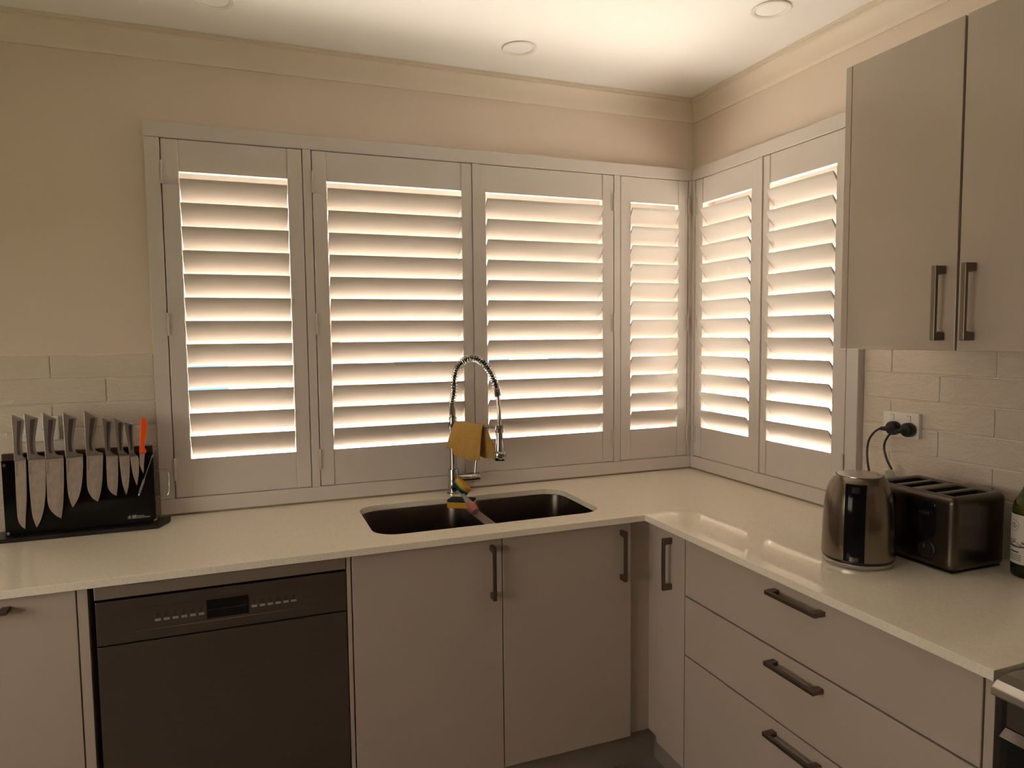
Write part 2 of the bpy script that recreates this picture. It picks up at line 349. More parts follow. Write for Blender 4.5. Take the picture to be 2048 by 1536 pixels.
# ------------------------------------------------------------------ shutter panels
TH = math.radians(37); LW, LT, NL, PITCHL = 0.089, 0.0105, 12, 0.0742
LC = [1.1373-LW/2*math.cos(TH)+PITCHL*(11-k) for k in range(NL)]
def shutter(side, u0, u1, s0, s1, hinge, label, astragal=None, th=TH, op=1):
    """side 'B' runs along x in the back wall, 'R' along y in the right wall; u0<u1 panel edges, s0/s1 inner stile edges; hinge edge 0/1"""
    P = (lambda u, d, z: (u, d, z)) if side == 'B' else (lambda u, d, z: (d, u, z))
    def pb(u0, u1, d0, d1, z0, z1):
        a = P(u0, d0, z0); b = P(u1, d1, z1); return MB().box(min(a[0], b[0]), max(a[0], b[0]), min(a[1], b[1]), max(a[1], b[1]), z0, z1)
    d0, d1 = FB+0.0005, FB+0.0275; dc = (d0+d1)/2; z0, z1 = ZB+0.002, ZT-0.002
    t = thing('shutter_panel', label, 'shutter', P((u0+u1)/2, dc, z0), 'white louvred shutter panels')
    obj('stile', pb(u0, s0, d0, d1, z0, z1), 'shutter', t, bevel=0.003)
    obj('stile', pb(s1, u1, d0, d1, z0, z1), 'shutter', t, bevel=0.003)
    obj('top_rail', pb(s0, s1, d0+0.003, d1, 1.9775, z1), 'shutter', t, bevel=0.0012)
    pr = [(d0+0.003, z0), (d0+0.003, 1.0615), (d0+0.010, 1.0615), (d1, 1.028), (d1, z0)]; m = MB(); k = len(pr)
    m.add([P(s0, a, b) for a, b in pr]+[P(s1, a, b) for a, b in pr], [(i, (i+1) % k, k+(i+1) % k, k+i) for i in range(k)]+[tuple(range(k)), tuple(range(2*k-1, k-1, -1))])
    obj('bottom_rail', m, 'shutter', t, bevel=0.0012)
    if astragal: obj('astragal', pb(astragal[0], astragal[1], d0-0.004, d0, z0, z1), 'shutter', t, bevel=0.0015)
    # one louvre mesh shared by the panel
    sec = []
    for k in range(16):
        a = 2*math.pi*k/16; s_ = LW/2*math.cos(a); q = LT/2*math.sin(a)*(1 if abs(math.cos(a)) < 0.95 else 0.8)
        dd = -s_*math.sin(th)+q*math.cos(th); zz = s_*math.cos(th)+q*math.sin(th); sec.append((dd, zz))
    L = s1-s0-0.003; m = MB(); n = len(sec)
    vs = [P(-L/2, d, z) for d, z in sec]+[P(L/2, d, z) for d, z in sec]
    m.add(vs, [(i, (i+1) % n, n+(i+1) % n, n+i) for i in range(n)]+[tuple(range(n)), tuple(range(2*n-1, n-1, -1))])
    me, c = finish('louver', m, 'shutter', smooth=True)
    for zc in LC: link('louver', me, V(P((s0+s1)/2, dc, zc)), t)
    # small pivot pins so each blade is carried by the stiles
    uh = u0 if hinge == 0 else u1
    hm = MB(); hm.tube([P(uh, d0-0.004, -0.036), P(uh, d0-0.004, 0.036)], 0.0042, 10)
    sg = 1 if hinge == 0 else -1
    a = P(uh, d0-0.002, -0.034); b = P(uh+sg*0.012, d0+0.0005, 0.034)
    hm.box(min(a[0], b[0]), max(a[0], b[0]), min(a[1], b[1]), max(a[1], b[1]), -0.034, 0.034)
    hme, hc = finish('hinge', hm, 'hinge', smooth=True)
    for zh in (1.972, 1.497, 1.032): link('hinge', hme, V(hc)+V((0, 0, zh)), t)
    return t
shutter('B', -2.0010, -1.5785, -1.952, -1.626, 0, 'white louvred shutter panel nearest the knife block')
shutter('B', -1.5468, -0.9842, -1.50, -1.0255, 0, 'wide white louvred shutter panel above the left sink bowl, left of the tap')
shutter('B', -0.9832, -0.3985, -0.9315, -0.4475, 1, 'wide white louvred shutter panel behind the arching tap spout', astragal=(-0.9842, -0.957))
shutter('B', -0.3662, -0.0490, -0.3195, -0.0955, 1, 'narrow white louvred shutter panel beside the room corner, facing the camera', th=math.radians(35))
shutter('R', -0.4525, -0.0530, -0.3906, -0.1005, 1, 'white louvred shutter panel on the right wall next to the corner', astragal=(-0.4515, -0.424))
shutter('R', -0.8345, -0.4535, -0.7827, -0.4844, 0, 'white louvred shutter panel on the right wall beside the wall cabinet')

# ------------------------------------------------------------------ tiles
def tiles(wall, side, lo, hi, j_odd, j_even, ztop, zbot):
    step = 0.0762; k = 0; z1 = ztop; cache = {}
    m = MB()
    if side == 'B': m.box(lo, hi, -0.0045, -0.0002, zbot, ztop)
    else: m.box(-0.0045, -0.0002, lo, hi, zbot, ztop)
    obj('grout', m, 'grout', wall)
    while z1 > zbot+0.004:
        z0 = max(z1-step, zbot); j0 = (j_odd if k % 2 == 0 else j_even)
        js = sorted([j0+0.3025*i for i in range(-12, 13)]); edges = [lo]+[j for j in js if lo+0.004 < j < hi-0.004]+[hi]
        for a, b in zip(edges[:-1], edges[1:]):
            g = 0.0014; key = (round(b-a, 3), round(z1-z0, 3))
            if key not in cache:
                t = MB()
                L, h = b-a-2*g, z1-z0-2*g
                if side == 'B': t.box(-L/2, L/2, -0.0085, -0.001, -h/2, h/2)
                else: t.box(-0.0085, -0.001, -L/2, L/2, -h/2, h/2)
                cache[key] = finish('tile', t, 'tile')
            me, c = cache[key]; dz = random.uniform(-0.0006, 0.0006)
            loc = V(((a+b)/2, dz, (z0+z1)/2)) if side == 'B' else V((dz, (a+b)/2, (z0+z1)/2))
            link('tile', me, loc+V((c.x, 0, 0) if side == 'R' else (0, c.y, 0)), wall, bevel=0.0032, seg=2)
        z1 -= step; k += 1
tiles(wall_back, 'B', -2.95, XO-0.001, -2.333, -2.186, 1.4073, H+0.0005)
tiles(wall_right, 'R', -2.35, YO-0.001, -0.982, -1.1335, 1.4055, H+0.0005)

# ================================================================== CABINETRY
# worktop (one L-shaped slab with sink cut-out)
D1, D2 = 0.6096, 0.6103
SK = (-1.443, -0.702, -0.515, -0.139)
outer = [(-2.98, -0.0002), (-2.98, -D1), (-D2, -D1), (-D2, -1.704), (-0.0002, -1.704), (-0.0002, -0.0002)]
o = obj('worktop', MB().prism(outer, 'z', H-0.02, H, holes=[rrect(*SK, 0.075, 8)]), 'quartz', bevel=0.0012)
tag(o, 'cream stone L-shaped worktop with a cut-out for the sink', 'worktop')
# handles -------------------------------------------------
def handle_mesh(axis):
    """bow handle, length along z ('v') or along the front ('h'), standing out along local -y"""
    L, dp, wd, post, bar = 0.16, 0.032, 0.011, 0.020, 0.0085
    pr = [(-L/2, 0), (-L/2, -dp), (L/2, -dp), (L/2, 0), (L/2-post+0.003, 0), (L/2-post, -dp+bar), (-L/2+post, -dp+bar), (-L/2+post-0.003, 0)]
    m = MB()
    if axis == 'v': m.prism([(d, l) for l, d in pr], 'x', -wd/2, wd/2)      # (y,z)
    else: m.prism([(l, d) for l, d in pr], 'z', -wd/2, wd/2)                # (x,y)
    return finish('handle', m, 'handle')
HV, HH = handle_mesh('v'), handle_mesh('h')
def put_handle(parent, kind, loc, right=False):
    me, c = HV if kind == 'v' else HH
    h = link('handle', me, V((0, 0, 0)), None, bevel=0.0012)
    off = V(c)
    if right: h.rotation_euler = (0, 0, -math.pi/2); off = V((c.y, -c.x, c.z))
    h.location = V(loc)+off; attach(h, parent); return h
DF = -0.588; DX = -0.589; ZD0, ZD1 = 0.146, 0.8545; TD = 0.018
def unit(name, label, cat, loc): return thing(name, label, cat, loc)
# left unit (cut by the frame)
u = unit('base_cabinet', 'off-white base cabinet left of the dishwasher with a horizontal handle', 'cabinet', (-2.39, -0.3, 0.144))
obj('carcass', box(-2.66, -2.150, DF+TD+0.002, -0.02, 0.144, 0.857), 'carcass', u)
d = obj('door', box(-2.605, -2.1735, DF, DF+TD, ZD0, ZD1), 'cab', u, bevel=0.001)
put_handle(d, 'h', (-2.3835, DF, 0.829))
obj('gable', box(-2.1705, -2.149, DF+0.001, DF+TD+0.002, 0.144, 0.857), 'cab', u, bevel=0.0006)
# sink unit
u = unit('base_cabinet', 'off-white two-door base cabinet under the sink', 'cabinet', (-1.09, -0.3, 0.144))
m = MB(); m.box(-1.5375, -1.5215, DF+TD+0.002, -0.02, 0.144, 0.857); m.box(-0.67, -0.6545, DF+TD+0.002, -0.02, 0.144, 0.857)
m.box(-1.5215, -0.67, DF+TD+0.002, -0.02, 0.144, 0.16); m.box(-1.5215, -0.67, -0.05, -0.03, 0.16, 0.857); m.box(-1.5215, -0.67, DF+TD+0.002, DF+TD+0.018, 0.80, 0.857)
obj('carcass', m, 'carcass', u)
obj('gable', box(-1.5372, -1.5262, DF+0.001, DF+TD+0.002, 0.144, 0.857), 'cab', u, bevel=0.0006)
d = obj('door', box(-1.5225, -1.0868, DF, DF+TD, ZD0, ZD1), 'cab', u, bevel=0.001); put_handle(d, 'v', (-1.119, DF, 0.758))
d = obj('door', box(-1.0838, -0.6487, DF, DF+TD, ZD0, ZD1), 'cab', u, bevel=0.001); put_handle(d, 'v', (-0.684, DF, 0.754))
# corner filler
m = MB(); m.prism([(-0.6455, DF+TD-0.001), (-0.6455, DF+TD+0.016), (-0.585, DF+TD+0.016), (-0.585+0.03, DF+TD+0.016), (-0.571+0.016, -0.6435), (-0.571, -0.6435), (-0.571, DF+TD-0.001)], 'z', 0.146, 0.857)
o = obj('corner_filler', m, 'cab'); tag(o, 'narrow off-white filler panel in the inner corner of the base cabinets', 'filler panel')
# right narrow unit
u = unit('base_cabinet', 'slim off-white base cabinet with one tall door beside the drawers', 'cabinet', (-0.3, -0.72, 0.144))
obj('carcass', box(DX+TD+0.002, -0.06, -0.7925, -0.6500, 0.144, 0.857), 'carcass', u)
d = obj('door', box(DX, DX+TD, -0.7925, -0.6465, ZD0, ZD1), 'cab', u, bevel=0.001); put_handle(d, 'v', (DX, -0.724, 0.755), True)
# drawers
u = unit('drawer_cabinet', 'wide off-white base cabinet with three deep drawers', 'cabinet', (-0.3, -1.24, 0.144))
obj('carcass', box(DX+TD+0.002, -0.02, -1.672, -0.7955, 0.144, 0.857), 'carcass', u)
obj('end_panel', box(DX+0.001, -0.02, -1.6935, -1.6765, 0.0, 0.857), 'cab', u, bevel=0.0006)
for z0, z1 in ((0.6815, ZD1), (0.5025, 0.677), (0.146, 0.498)):
    d = obj('drawer', box(DX, DX+TD, -1.6725, -0.7955, z0, z1), 'cab', u, bevel=0.0022); put_handle(d, 'h', (DX, -1.242, z1-0.029), True)
# kickboards
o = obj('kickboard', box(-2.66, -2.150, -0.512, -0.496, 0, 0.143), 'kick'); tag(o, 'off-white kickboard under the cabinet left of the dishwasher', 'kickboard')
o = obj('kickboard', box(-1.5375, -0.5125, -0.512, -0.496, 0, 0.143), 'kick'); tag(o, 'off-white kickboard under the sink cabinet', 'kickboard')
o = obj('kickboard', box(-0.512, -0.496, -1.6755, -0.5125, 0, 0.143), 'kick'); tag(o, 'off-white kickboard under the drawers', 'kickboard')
# wall cabinet
UX, UZ0, UZ1 = -0.36, 1.408, 2.100
u = unit('wall_cabinet', 'off-white two-door wall cabinet above the kettle and toaster', 'cabinet', (-0.18, -1.42, UZ0))
obj('carcass', box(UX+TD+0.002, -0.009, -1.742, -1.1455, UZ0+0.002, UZ1-0.001), 'carcass', u)
obj('end_panel', box(UX+0.001, -0.009, -1.1438, -1.1262, UZ0, UZ1), 'cab', u, bevel=0.0008)
d = obj('door', box(UX, UX+TD, -1.4300, -1.1462, UZ0, UZ1), 'cab', u, bevel=0.001); put_handle(d, 'v', (UX, -1.4015, 1.510), True)
d = obj('door', box(UX, UX+TD, -1.740, -1.4355, UZ0, UZ1), 'cab', u, bevel=0.001); put_handle(d, 'v', (UX, -1.4675, 1.510), True)

# ------------------------------------------------------------------ dishwasher
dw = thing('dishwasher', 'dark stainless steel dishwasher with a button panel under the worktop', 'dishwasher', (-1.836, -0.3, 0.0))
X0, X1 = -2.1355, -1.5395
obj('tub', box(X0-0.004, X1, -0.555, -0.03, 0.05, 0.850), 'dark', dw)
obj('toe_panel', box(X0, X1, -0.53, -0.5555, 0.0, 0.1), 'black', dw)
obj('top_trim', box(X0, X1, DF-0.001, -0.556, 0.8205, 0.8525), 'dtrim', dw, bevel=0.002)
obj('control_panel', box(X0+0.001, X1, DF, -0.556, 0.7055, 0.8145), 'dsteel', dw, bevel=0.002)
obj('door_panel', box(X0+0.001, X1, DF, -0.556, 0.105, 0.7025), 'dsteel', dw, bevel=0.002)
obj('display', box(-1.888, -1.7885, DF-0.0012, DF-0.0001, 0.7378, 0.7855), 'blackg', dw)
obj('display_line', box(-1.886, -1.791, DF-0.0015, DF-0.0012, 0.7595, 0.7603), 'dsteel', dw)
bm_, bc = finish('button', box(-0.0068, 0.0068, -0.0015, 0, -0.0032, 0.0032), 'button')
for k in range(6):
    link('button', bm_, V((-2.0+k*0.0199, DF-0.0008, 0.7527)), dw, bevel=0.0008); link('button', bm_, V((-1.7745+k*0.0196, DF-0.0008, 0.7537)), dw, bevel=0.0008)
for k in range(12):
    ic = MB(); bx = (-2.0+k*0.0199) if k < 6 else (-1.7745+(k-6)*0.0196)
    for q in range(3):
        wd = random.uniform(0.003, 0.006); z = 0.7605+q*0.0042; ic.box(bx-wd, bx+wd, DF-0.0005, DF-0.0001, z, z+0.0012)
    ic.box(bx-0.0012, bx, DF-0.0005, DF-0.0001, 0.7605, 0.770)
    obj('icon', ic, 'ink', dw)
for z, c in ((0.790, 'dsteel'), (0.731, 'button')):
    m = MB(); m.prism([(-2.07, z), (-1.84, z-0.0010), (-1.62, z), (-1.84, z+0.0002)], 'y', DF-0.0006, DF-0.0001); obj('accent_line', m, c, dw)
obj('brand_mark', text_mb('omega', 0.017, (-1.838, DF-0.0004, 0.7985), (1, 0, 0), (0, 0, 1), align='CENTER'), 'etch', dw)

# ------------------------------------------------------------------ sink
sk = thing('sink', 'undermount double-bowl stainless steel sink', 'sink', (-1.07, -0.33, 0.66))
def bowl(x0, x1, y0, y1):
    m = MB(); rings = []; zs = 0.8555
    for ins, z, r in ((0, zs, 0.06), (0.001, zs-0.004, 0.06), (0.006, zs-0.12, 0.058), (0.012, zs-0.165, 0.056), (0.026, zs-0.186, 0.05), (0.06, zs-0.19, 0.03), (0.13, zs-0.192, 0.012)):
        rings.append([(p[0], p[1], z) for p in rrect(x0+ins, x1-ins, y0+ins, y1-ins, r, 6)])
    n = len(rings[0]); vs = [p for r in rings for p in r]; fs = []
    for i in range(len(rings)-1):
        for k in range(n): fs.append((i*n+k, i*n+(k+1) % n, (i+1)*n+(k+1) % n, (i+1)*n+k))
    fs.append(tuple(range((len(rings)-1)*n, len(rings)*n))); m.add(vs, fs); return m
BL, BR = (-1.450, -1.0905, -0.520, -0.133), (-1.0545, -0.695, -0.520, -0.133)
for b_ in (BL, BR):
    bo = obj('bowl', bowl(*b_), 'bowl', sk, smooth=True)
    cx, cyy = (b_[0]+b_[1])/2, (b_[2]+b_[3])/2
    obj('drain', MB().lathe([(0.001, 0.004), (0.03, 0.003), (0.042, 0.001), (0.043, 0)], (cx, cyy, 0.664), 24), 'chrome', bo, smooth=True)
rim = MB().prism(rrect(-1.475, -0.67, -0.545, -0.108, 0.08, 8), 'z', 0.8555, 0.8588, holes=[rrect(*BL, 0.06, 6), rrect(*BR, 0.06, 6)])
obj('rim', rim, 'sinksteel', sk)

# ------------------------------------------------------------------ tap
FX, FY = -1.085, -0.075; ub = V((0.447, -0.894, 0)); base = V((FX, FY, 0))
def tp(x, y):   # pixel on the vertical plane through the tap's arch
    nrm = V((ub.y, -ub.x, 0)); d = ray(x, y); t = (base-CAM).dot(nrm)/d.dot(nrm); return CAM+d*t
tap = thing('kitchen_tap', 'chrome spring-neck pull-down kitchen tap behind the sink', 'tap', (FX, FY, H))
obj('base_flange', MB().lathe([(0.001, 0), (0.026, 0), (0.026, 0.003), (0.022, 0.005), (0.001, 0.005)], (FX, FY, H), 32), 'chrome', tap, smooth=True)
obj('body', MB().lathe([(0.001, 0.004), (0.0195, 0.004), (0.0195, 0.088), (0.0185, 0.0905), (0.001, 0.0905)], (FX, FY, H), 32), 'chrome', tap, smooth=True)
obj('pole', MB().lathe([(0.0125, 0.09), (0.0125, 0.245)], (FX, FY, H), 24), 'chrome', tap, smooth=True)
obj('collar', MB().lathe([(0.001, 0.238), (0.0155, 0.238), (0.0158, 0.243), (0.0158, 0.274), (0.015, 0.278), (0.001, 0.278)], (FX, FY, H), 28), 'chrome', tap, smooth=True)
arch = [V((FX, FY, 1.155)), V((FX, FY, 1.19)), V((FX, FY, 1.215))]+[tp(*q) for q in ((908, 784), (908.2, 764), (910, 749.4), (914.4, 737), (921.8, 725.9), (931.7, 719), (945.3, 716.6), (957.7, 720.3), (970, 729.6), (980, 743), (987.4, 759), (993, 776.6), (994.8, 791.4))]
arch[-1] = tp(995.2, 793)
pathc = catmull(arch, 8)
obj('hose', MB().tube(pathc, 0.0058, 10), 'black', tap, smooth=True)
def spring(path, r, pitch_of, wire, n=12):
    cum = [0]
    for a, b in zip(path[:-1], path[1:]): cum.append(cum[-1]+(b-a).length)
    L = cum[-1]; pts = []; s_ = 0; ph = 0; i = 0
    side = V((ub.y, -ub.x, 0)).normalized()
    while s_ < L:
        while i < len(cum)-2 and cum[i+1] < s_: i += 1
        f = (s_-cum[i])/max(cum[i+1]-cum[i], 1e-9); p = path[i].lerp(path[i+1], f); t = (path[i+1]-path[i]).normalized(); nn = side.cross(t).normalized()
        pts.append(p+(side*math.cos(ph)+nn*math.sin(ph))*r); ph += 2*math.pi/n; s_ += pitch_of(s_/L)/n
    return MB().tube(pts, wire, 6)
def pit(f): return 0.0036 if f < 0.11 or f > 0.945 else 0.0098
obj('spring', spring(pathc, 0.0112, pit, 0.0016, 14), 'chrome', tap, smooth=True)
e0 = tp(995.2, 793); sp_top = tp(998.5, 850); sp_dir = V((0, 0, -1)); SX, SY = sp_top.x, sp_top.y
obj('spout_tube', MB().tube(catmull([e0, tp(996.5, 805), tp(998.3, 825), V((SX, SY, sp_top.z))], 5), [0.0072]*6+[0.0062]*4+[0.0072]*4+[0.0062]*2, 12), 'steel', tap, smooth=True)
zz = sp_top.z
def zpx(y): return tp(998.5, y).z
zh = zpx(865); zn = zpx(905); zb = zpx(920)
obj('holder', MB().lathe([(0.001, zz-zh), (0.0150, zz-zh), (0.0150, 0.002), (0.0145, 0), (0.001, 0)], (SX, SY, zh), 28), 'chrome', tap, smooth=True)
hd = obj('spray_head', MB().lathe([(0.001, zh-zb), (0.0118, zh-zb), (0.0128, zh-zb-0.02), (0.0150, zn-zb+0.006), (0.0165, zn-zb+0.002), (0.0215, zn-zb-0.001), (0.0225, zn-zb-0.006), (0.0222, 0.004), (0.0200, 0), (0.001, 0.001)], (SX, SY, zb), 32), 'chrome', tap, smooth=True)
bx = V((SX, SY, (zn+zh)/2))-V((0.894, 0.447, 0))*0.0
btn = MB().box(-0.003, 0.003, -0.0045, 0.0045, -0.011, 0.011); me_, c_ = finish('spray_button', btn, 'black'); bo = link('spray_button', me_, bx-ub*0.0155, hd, bevel=0.001); bo.rotation_euler = (0, 0, math.atan2(ub.y, ub.x))
ARMZ = (zz+zh)/2+0.002
obj('docking_arm', MB().tube([V((FX, FY, ARMZ))+ub*0.010, V((SX, SY, ARMZ))-(V((SX-FX, SY-FY, 0)).normalized())*0.012], 0.0042, 12), 'chrome', tap, smooth=True)
mz = 0.930
mx = obj('mixer_body', MB().lathe([(0.001, 0.015), (0.0165, 0.015), (0.0172, 0.030), (0.0182, 0.060), (0.0182, 0.066), (0.0168, 0.0665), (0.0168, 0.0685), (0.0182, 0.069), (0.0182, 0.096), (0.0172, 0.098), (0.001, 0.098)], (FX, FY, mz), 32, ax=(1, 0, 0)), 'chrome', tap, smooth=True)
obj('lever', MB().tube([(FX+0.083, FY, mz+0.016), (FX+0.085, FY+0.002, mz+0.035), (FX+0.092, FY+0.006, mz+0.085)], 0.0042, 10), 'chrome', mx, smooth=True)

# ------------------------------------------------------------------ cloth over the docking arm
def cloth():
    nS, nT = 26, 34; vs = []; fs = []; uvs = []
    nrm = V((-0.894, -0.447, 0)); rad = 0.0056
    for i in range(nS+1):
        a = i/nS
        for j in range(nT+1):
            t = j/nT                                    # 0 back hem .. 0.46-0.54 over the rod .. 1 front hem
            if t < 0.46:
                q = (0.46-t)/0.46; s0, s1 = 0.022+0.01*q, 0.160+0.055*q; off = -(rad+0.002+0.010*q); dz = -0.112*q
            elif t > 0.54:
                q = (t-0.54)/0.46; s0, s1 = 0.016-0.028*q, 0.160-0.004*q; off = rad+0.002+0.013*q**0.7
                ln = 0.118-0.028*max(0, min(1, (0.24-a)/0.05))
                dz = -ln*q
            else:
                q = 0; s0, s1 = 0.018, 0.160; th_ = math.pi*(t-0.46)/0.08; off = -(rad+0.002)*math.cos(th_); dz = (rad+0.001)*math.sin(th_)
            s_ = s0+(s1-s0)*a
            off += 0.0035*q*math.sin(9*a+1.2*q)+0.0015*math.sin(23*a+3*t)*q
            p = V((FX, FY, ARMZ))+ub*s_+nrm*off+V((0, 0, dz+0.002*math.sin(7*a)*q)); vs.append(p); uvs.append((a*0.16*6, t*0.24*6))
    for i in range(nS):
        for j in range(nT):
            k = i*(nT+1)+j; fs.append((k, k+1, k+nT+2, k+nT+1))
    m = MB(); m.add(vs, fs); o = obj('dishcloth', m, 'cloth', smooth=True)
    me = o.data; uvl = me.uv_layers.new(name='UVMap')
    for lp in me.loops: uvl.data[lp.index].uv = uvs[lp.vertex_index]
    so = o.modifiers.new('solid', 'SOLIDIFY'); so.thickness = 0.0022; so.offset = 0
    return o
tag(cloth(), 'mustard yellow woven dishcloth hung over the tap arm', 'cloth')

# ------------------------------------------------------------------ sponge and dish wand
def slab(name, outline, c, ax, ay, az, h0, h1, material, parent, bevel=0.002):
    m = MB().prism(outline, 'z', h0, h1); c, ax, ay, az = V(c), V(ax), V(ay), V(az)
    m.v = [c+ax*p.x+ay*p.y+az*p.z for p in m.v]; return obj(name, m, material, parent, bevel=bevel, seg=3)
zr = 0.8592
sc = pix(923, 1006, 'z', 0.872)
ax_ = V((0.83, -0.55, 0)).normalized(); ay_ = V((0.55, 0.83, 0)).normalized(); az_ = V((0, 0, 1))
sp = thing('sponge', 'yellow sponge with a dark green scourer face lying between the sink bowls', 'sponge', (sc.x, sc.y, zr))
ol = rrect(-0.045, 0.045, -0.030, 0.030, 0.008, 4)
slab('foam', ol, (sc.x, sc.y, zr), ax_, ay_, az_, 0.0003, 0.021, 'spongey', sp)
slab('scourer', ol, (sc.x, sc.y, zr), ax_, ay_, az_, 0.0212, 0.028, 'spongeg', sp)
E1 = pix(950, 1022, 'z', 0.876); E0 = pix(919, 980, 'y', sc.y+0.005); 
E0.z = max(E0.z, 0.905)
aw = (E0-E1).normalized(); side = aw.cross(V((0, 0, 1))).normalized(); mw = side.cross(aw).normalized()
if mw.z < 0: mw = -mw
wd = thing('dish_wand', 'dish wand with a sponge head and pink grip resting on the sponge', 'dish wand', (E1.x, E1.y, zr))
P_ = lambda f: E1.lerp(E0, f)
obj('grip', MB().tube([P_(-0.04), P_(0.0), P_(0.10), P_(0.22), P_(0.32), P_(0.36)], [0.010, 0.0145, 0.0158, 0.0150, 0.0125, 0.011], 16), 'pink', wd, smooth=True)
obj('neck', MB().tube([P_(0.362), P_(0.45), P_(0.6), P_(0.78), P_(0.92)], [0.0118, 0.0108, 0.0082, 0.0075, 0.0090], 16), 'clearp', wd, smooth=True)
hc_ = P_(0.98)+mw*0.006; ho = []
for k in range(20):
    a = 2*math.pi*k/20; cx_, sy_ = math.cos(a), math.sin(a)
    ho.append((0.036*math.copysign(abs(cx_)**0.7, cx_), 0.025*math.copysign(abs(sy_)**0.7, sy_)))
tilt = (mw*0.8+side*0.6).normalized(); t2 = tilt.cross(aw).normalized(); a2 = t2.cross(tilt).normalized()
slab('scourer_pad', ho, hc_, a2, t2, tilt, -0.004, 0.006, 'spongeg', wd)
slab('head_plate', [(x*1.02, y*1.02) for x, y in ho], hc_, a2, t2, tilt, 0.0061, 0.009, 'teal', wd, 0.001)
slab('sponge_head', ho, hc_, a2, t2, tilt, 0.0091, 0.026, 'spongey', wd, 0.004)

# ------------------------------------------------------------------ knife block
KB = -0.1475                        # front of the clear sheet
kb = thing('knife_block', 'black knife stand with a clear front sheet beside the window frame', 'knife block', (-2.24, -0.13, H))
z0 = H
obj('base_plate', MB().prism([(-2.56, -0.172), (-2.038, -0.172), (-2.014, -0.105), (-2.014, -0.075), (-2.56, -0.075)], 'z', z0+0.0003, z0+0.0125), 'black', kb, bevel=0.001)
obj('backing_board', box(-2.437, -2.050, -0.126, -0.108, z0+0.0128, 1.1265), 'wood', kb, bevel=0.0015)
obj('magnetic_face', box(-2.437, -2.050, -0.129, -0.1262, z0+0.0128, 1.108), 'blackp', kb)
obj('front_sheet', box(-2.443, -2.0385, KB, KB+0.004, z0+0.0128, 1.1105), 'acrylic', kb)
scm, scc = finish('screw', MB().lathe([(0.001, 0.004), (0.0022, 0.004), (0.0030, 0.003), (0.0044, 0.003), (0.0050, 0), (0.0050, -0.018)], (0, 0, 0), 16, ax=(0, -1, 0)), 'chrome', smooth=True)
for sx_, sz_ in ((8.5, 931), (305, 913), (311, 1040), (17, 1067)):
    p = pix(sx_, sz_, 'y', KB); link('screw', scm, V((p.x, KB, p.z))+V(scc), kb)
w0 = [(318, 938), (330, 937), (337, 944), (338.5, 960), (338.5, 980), (335, 990), (326, 993), (318, 993.5)]
obj('side_handle', MB().tube(catmull([pix(x, y, 'y', -0.118)+V((0.0, 0, 0)) for x, y in w0], 4), 0.0016, 8), 'chrome', kb, smooth=True)
cf = [('水鋼', 0.0185, (268, 1036.5)), ]
p = pix(255, 1038, 'y', KB-0.0004); obj('logo_characters', text_mb('水鋼', 0.0125, (p.x, KB-0.0004, p.z), (1, 0, 0), (0, 0, 1)), 'grey', kb)
obj('logo_name', text_mb('baccarat', 0.0058, (p.x+0.0262, KB-0.0004, p.z+0.0052), (1, 0, 0), (0, 0, 1)), 'grey', kb)
obj('logo_range', text_mb('DAMASHIRO', 0.0062, (p.x+0.0262, KB-0.0004, p.z-0.0003), (1, 0, 0), (0, 0, 1)), 'grey', kb)

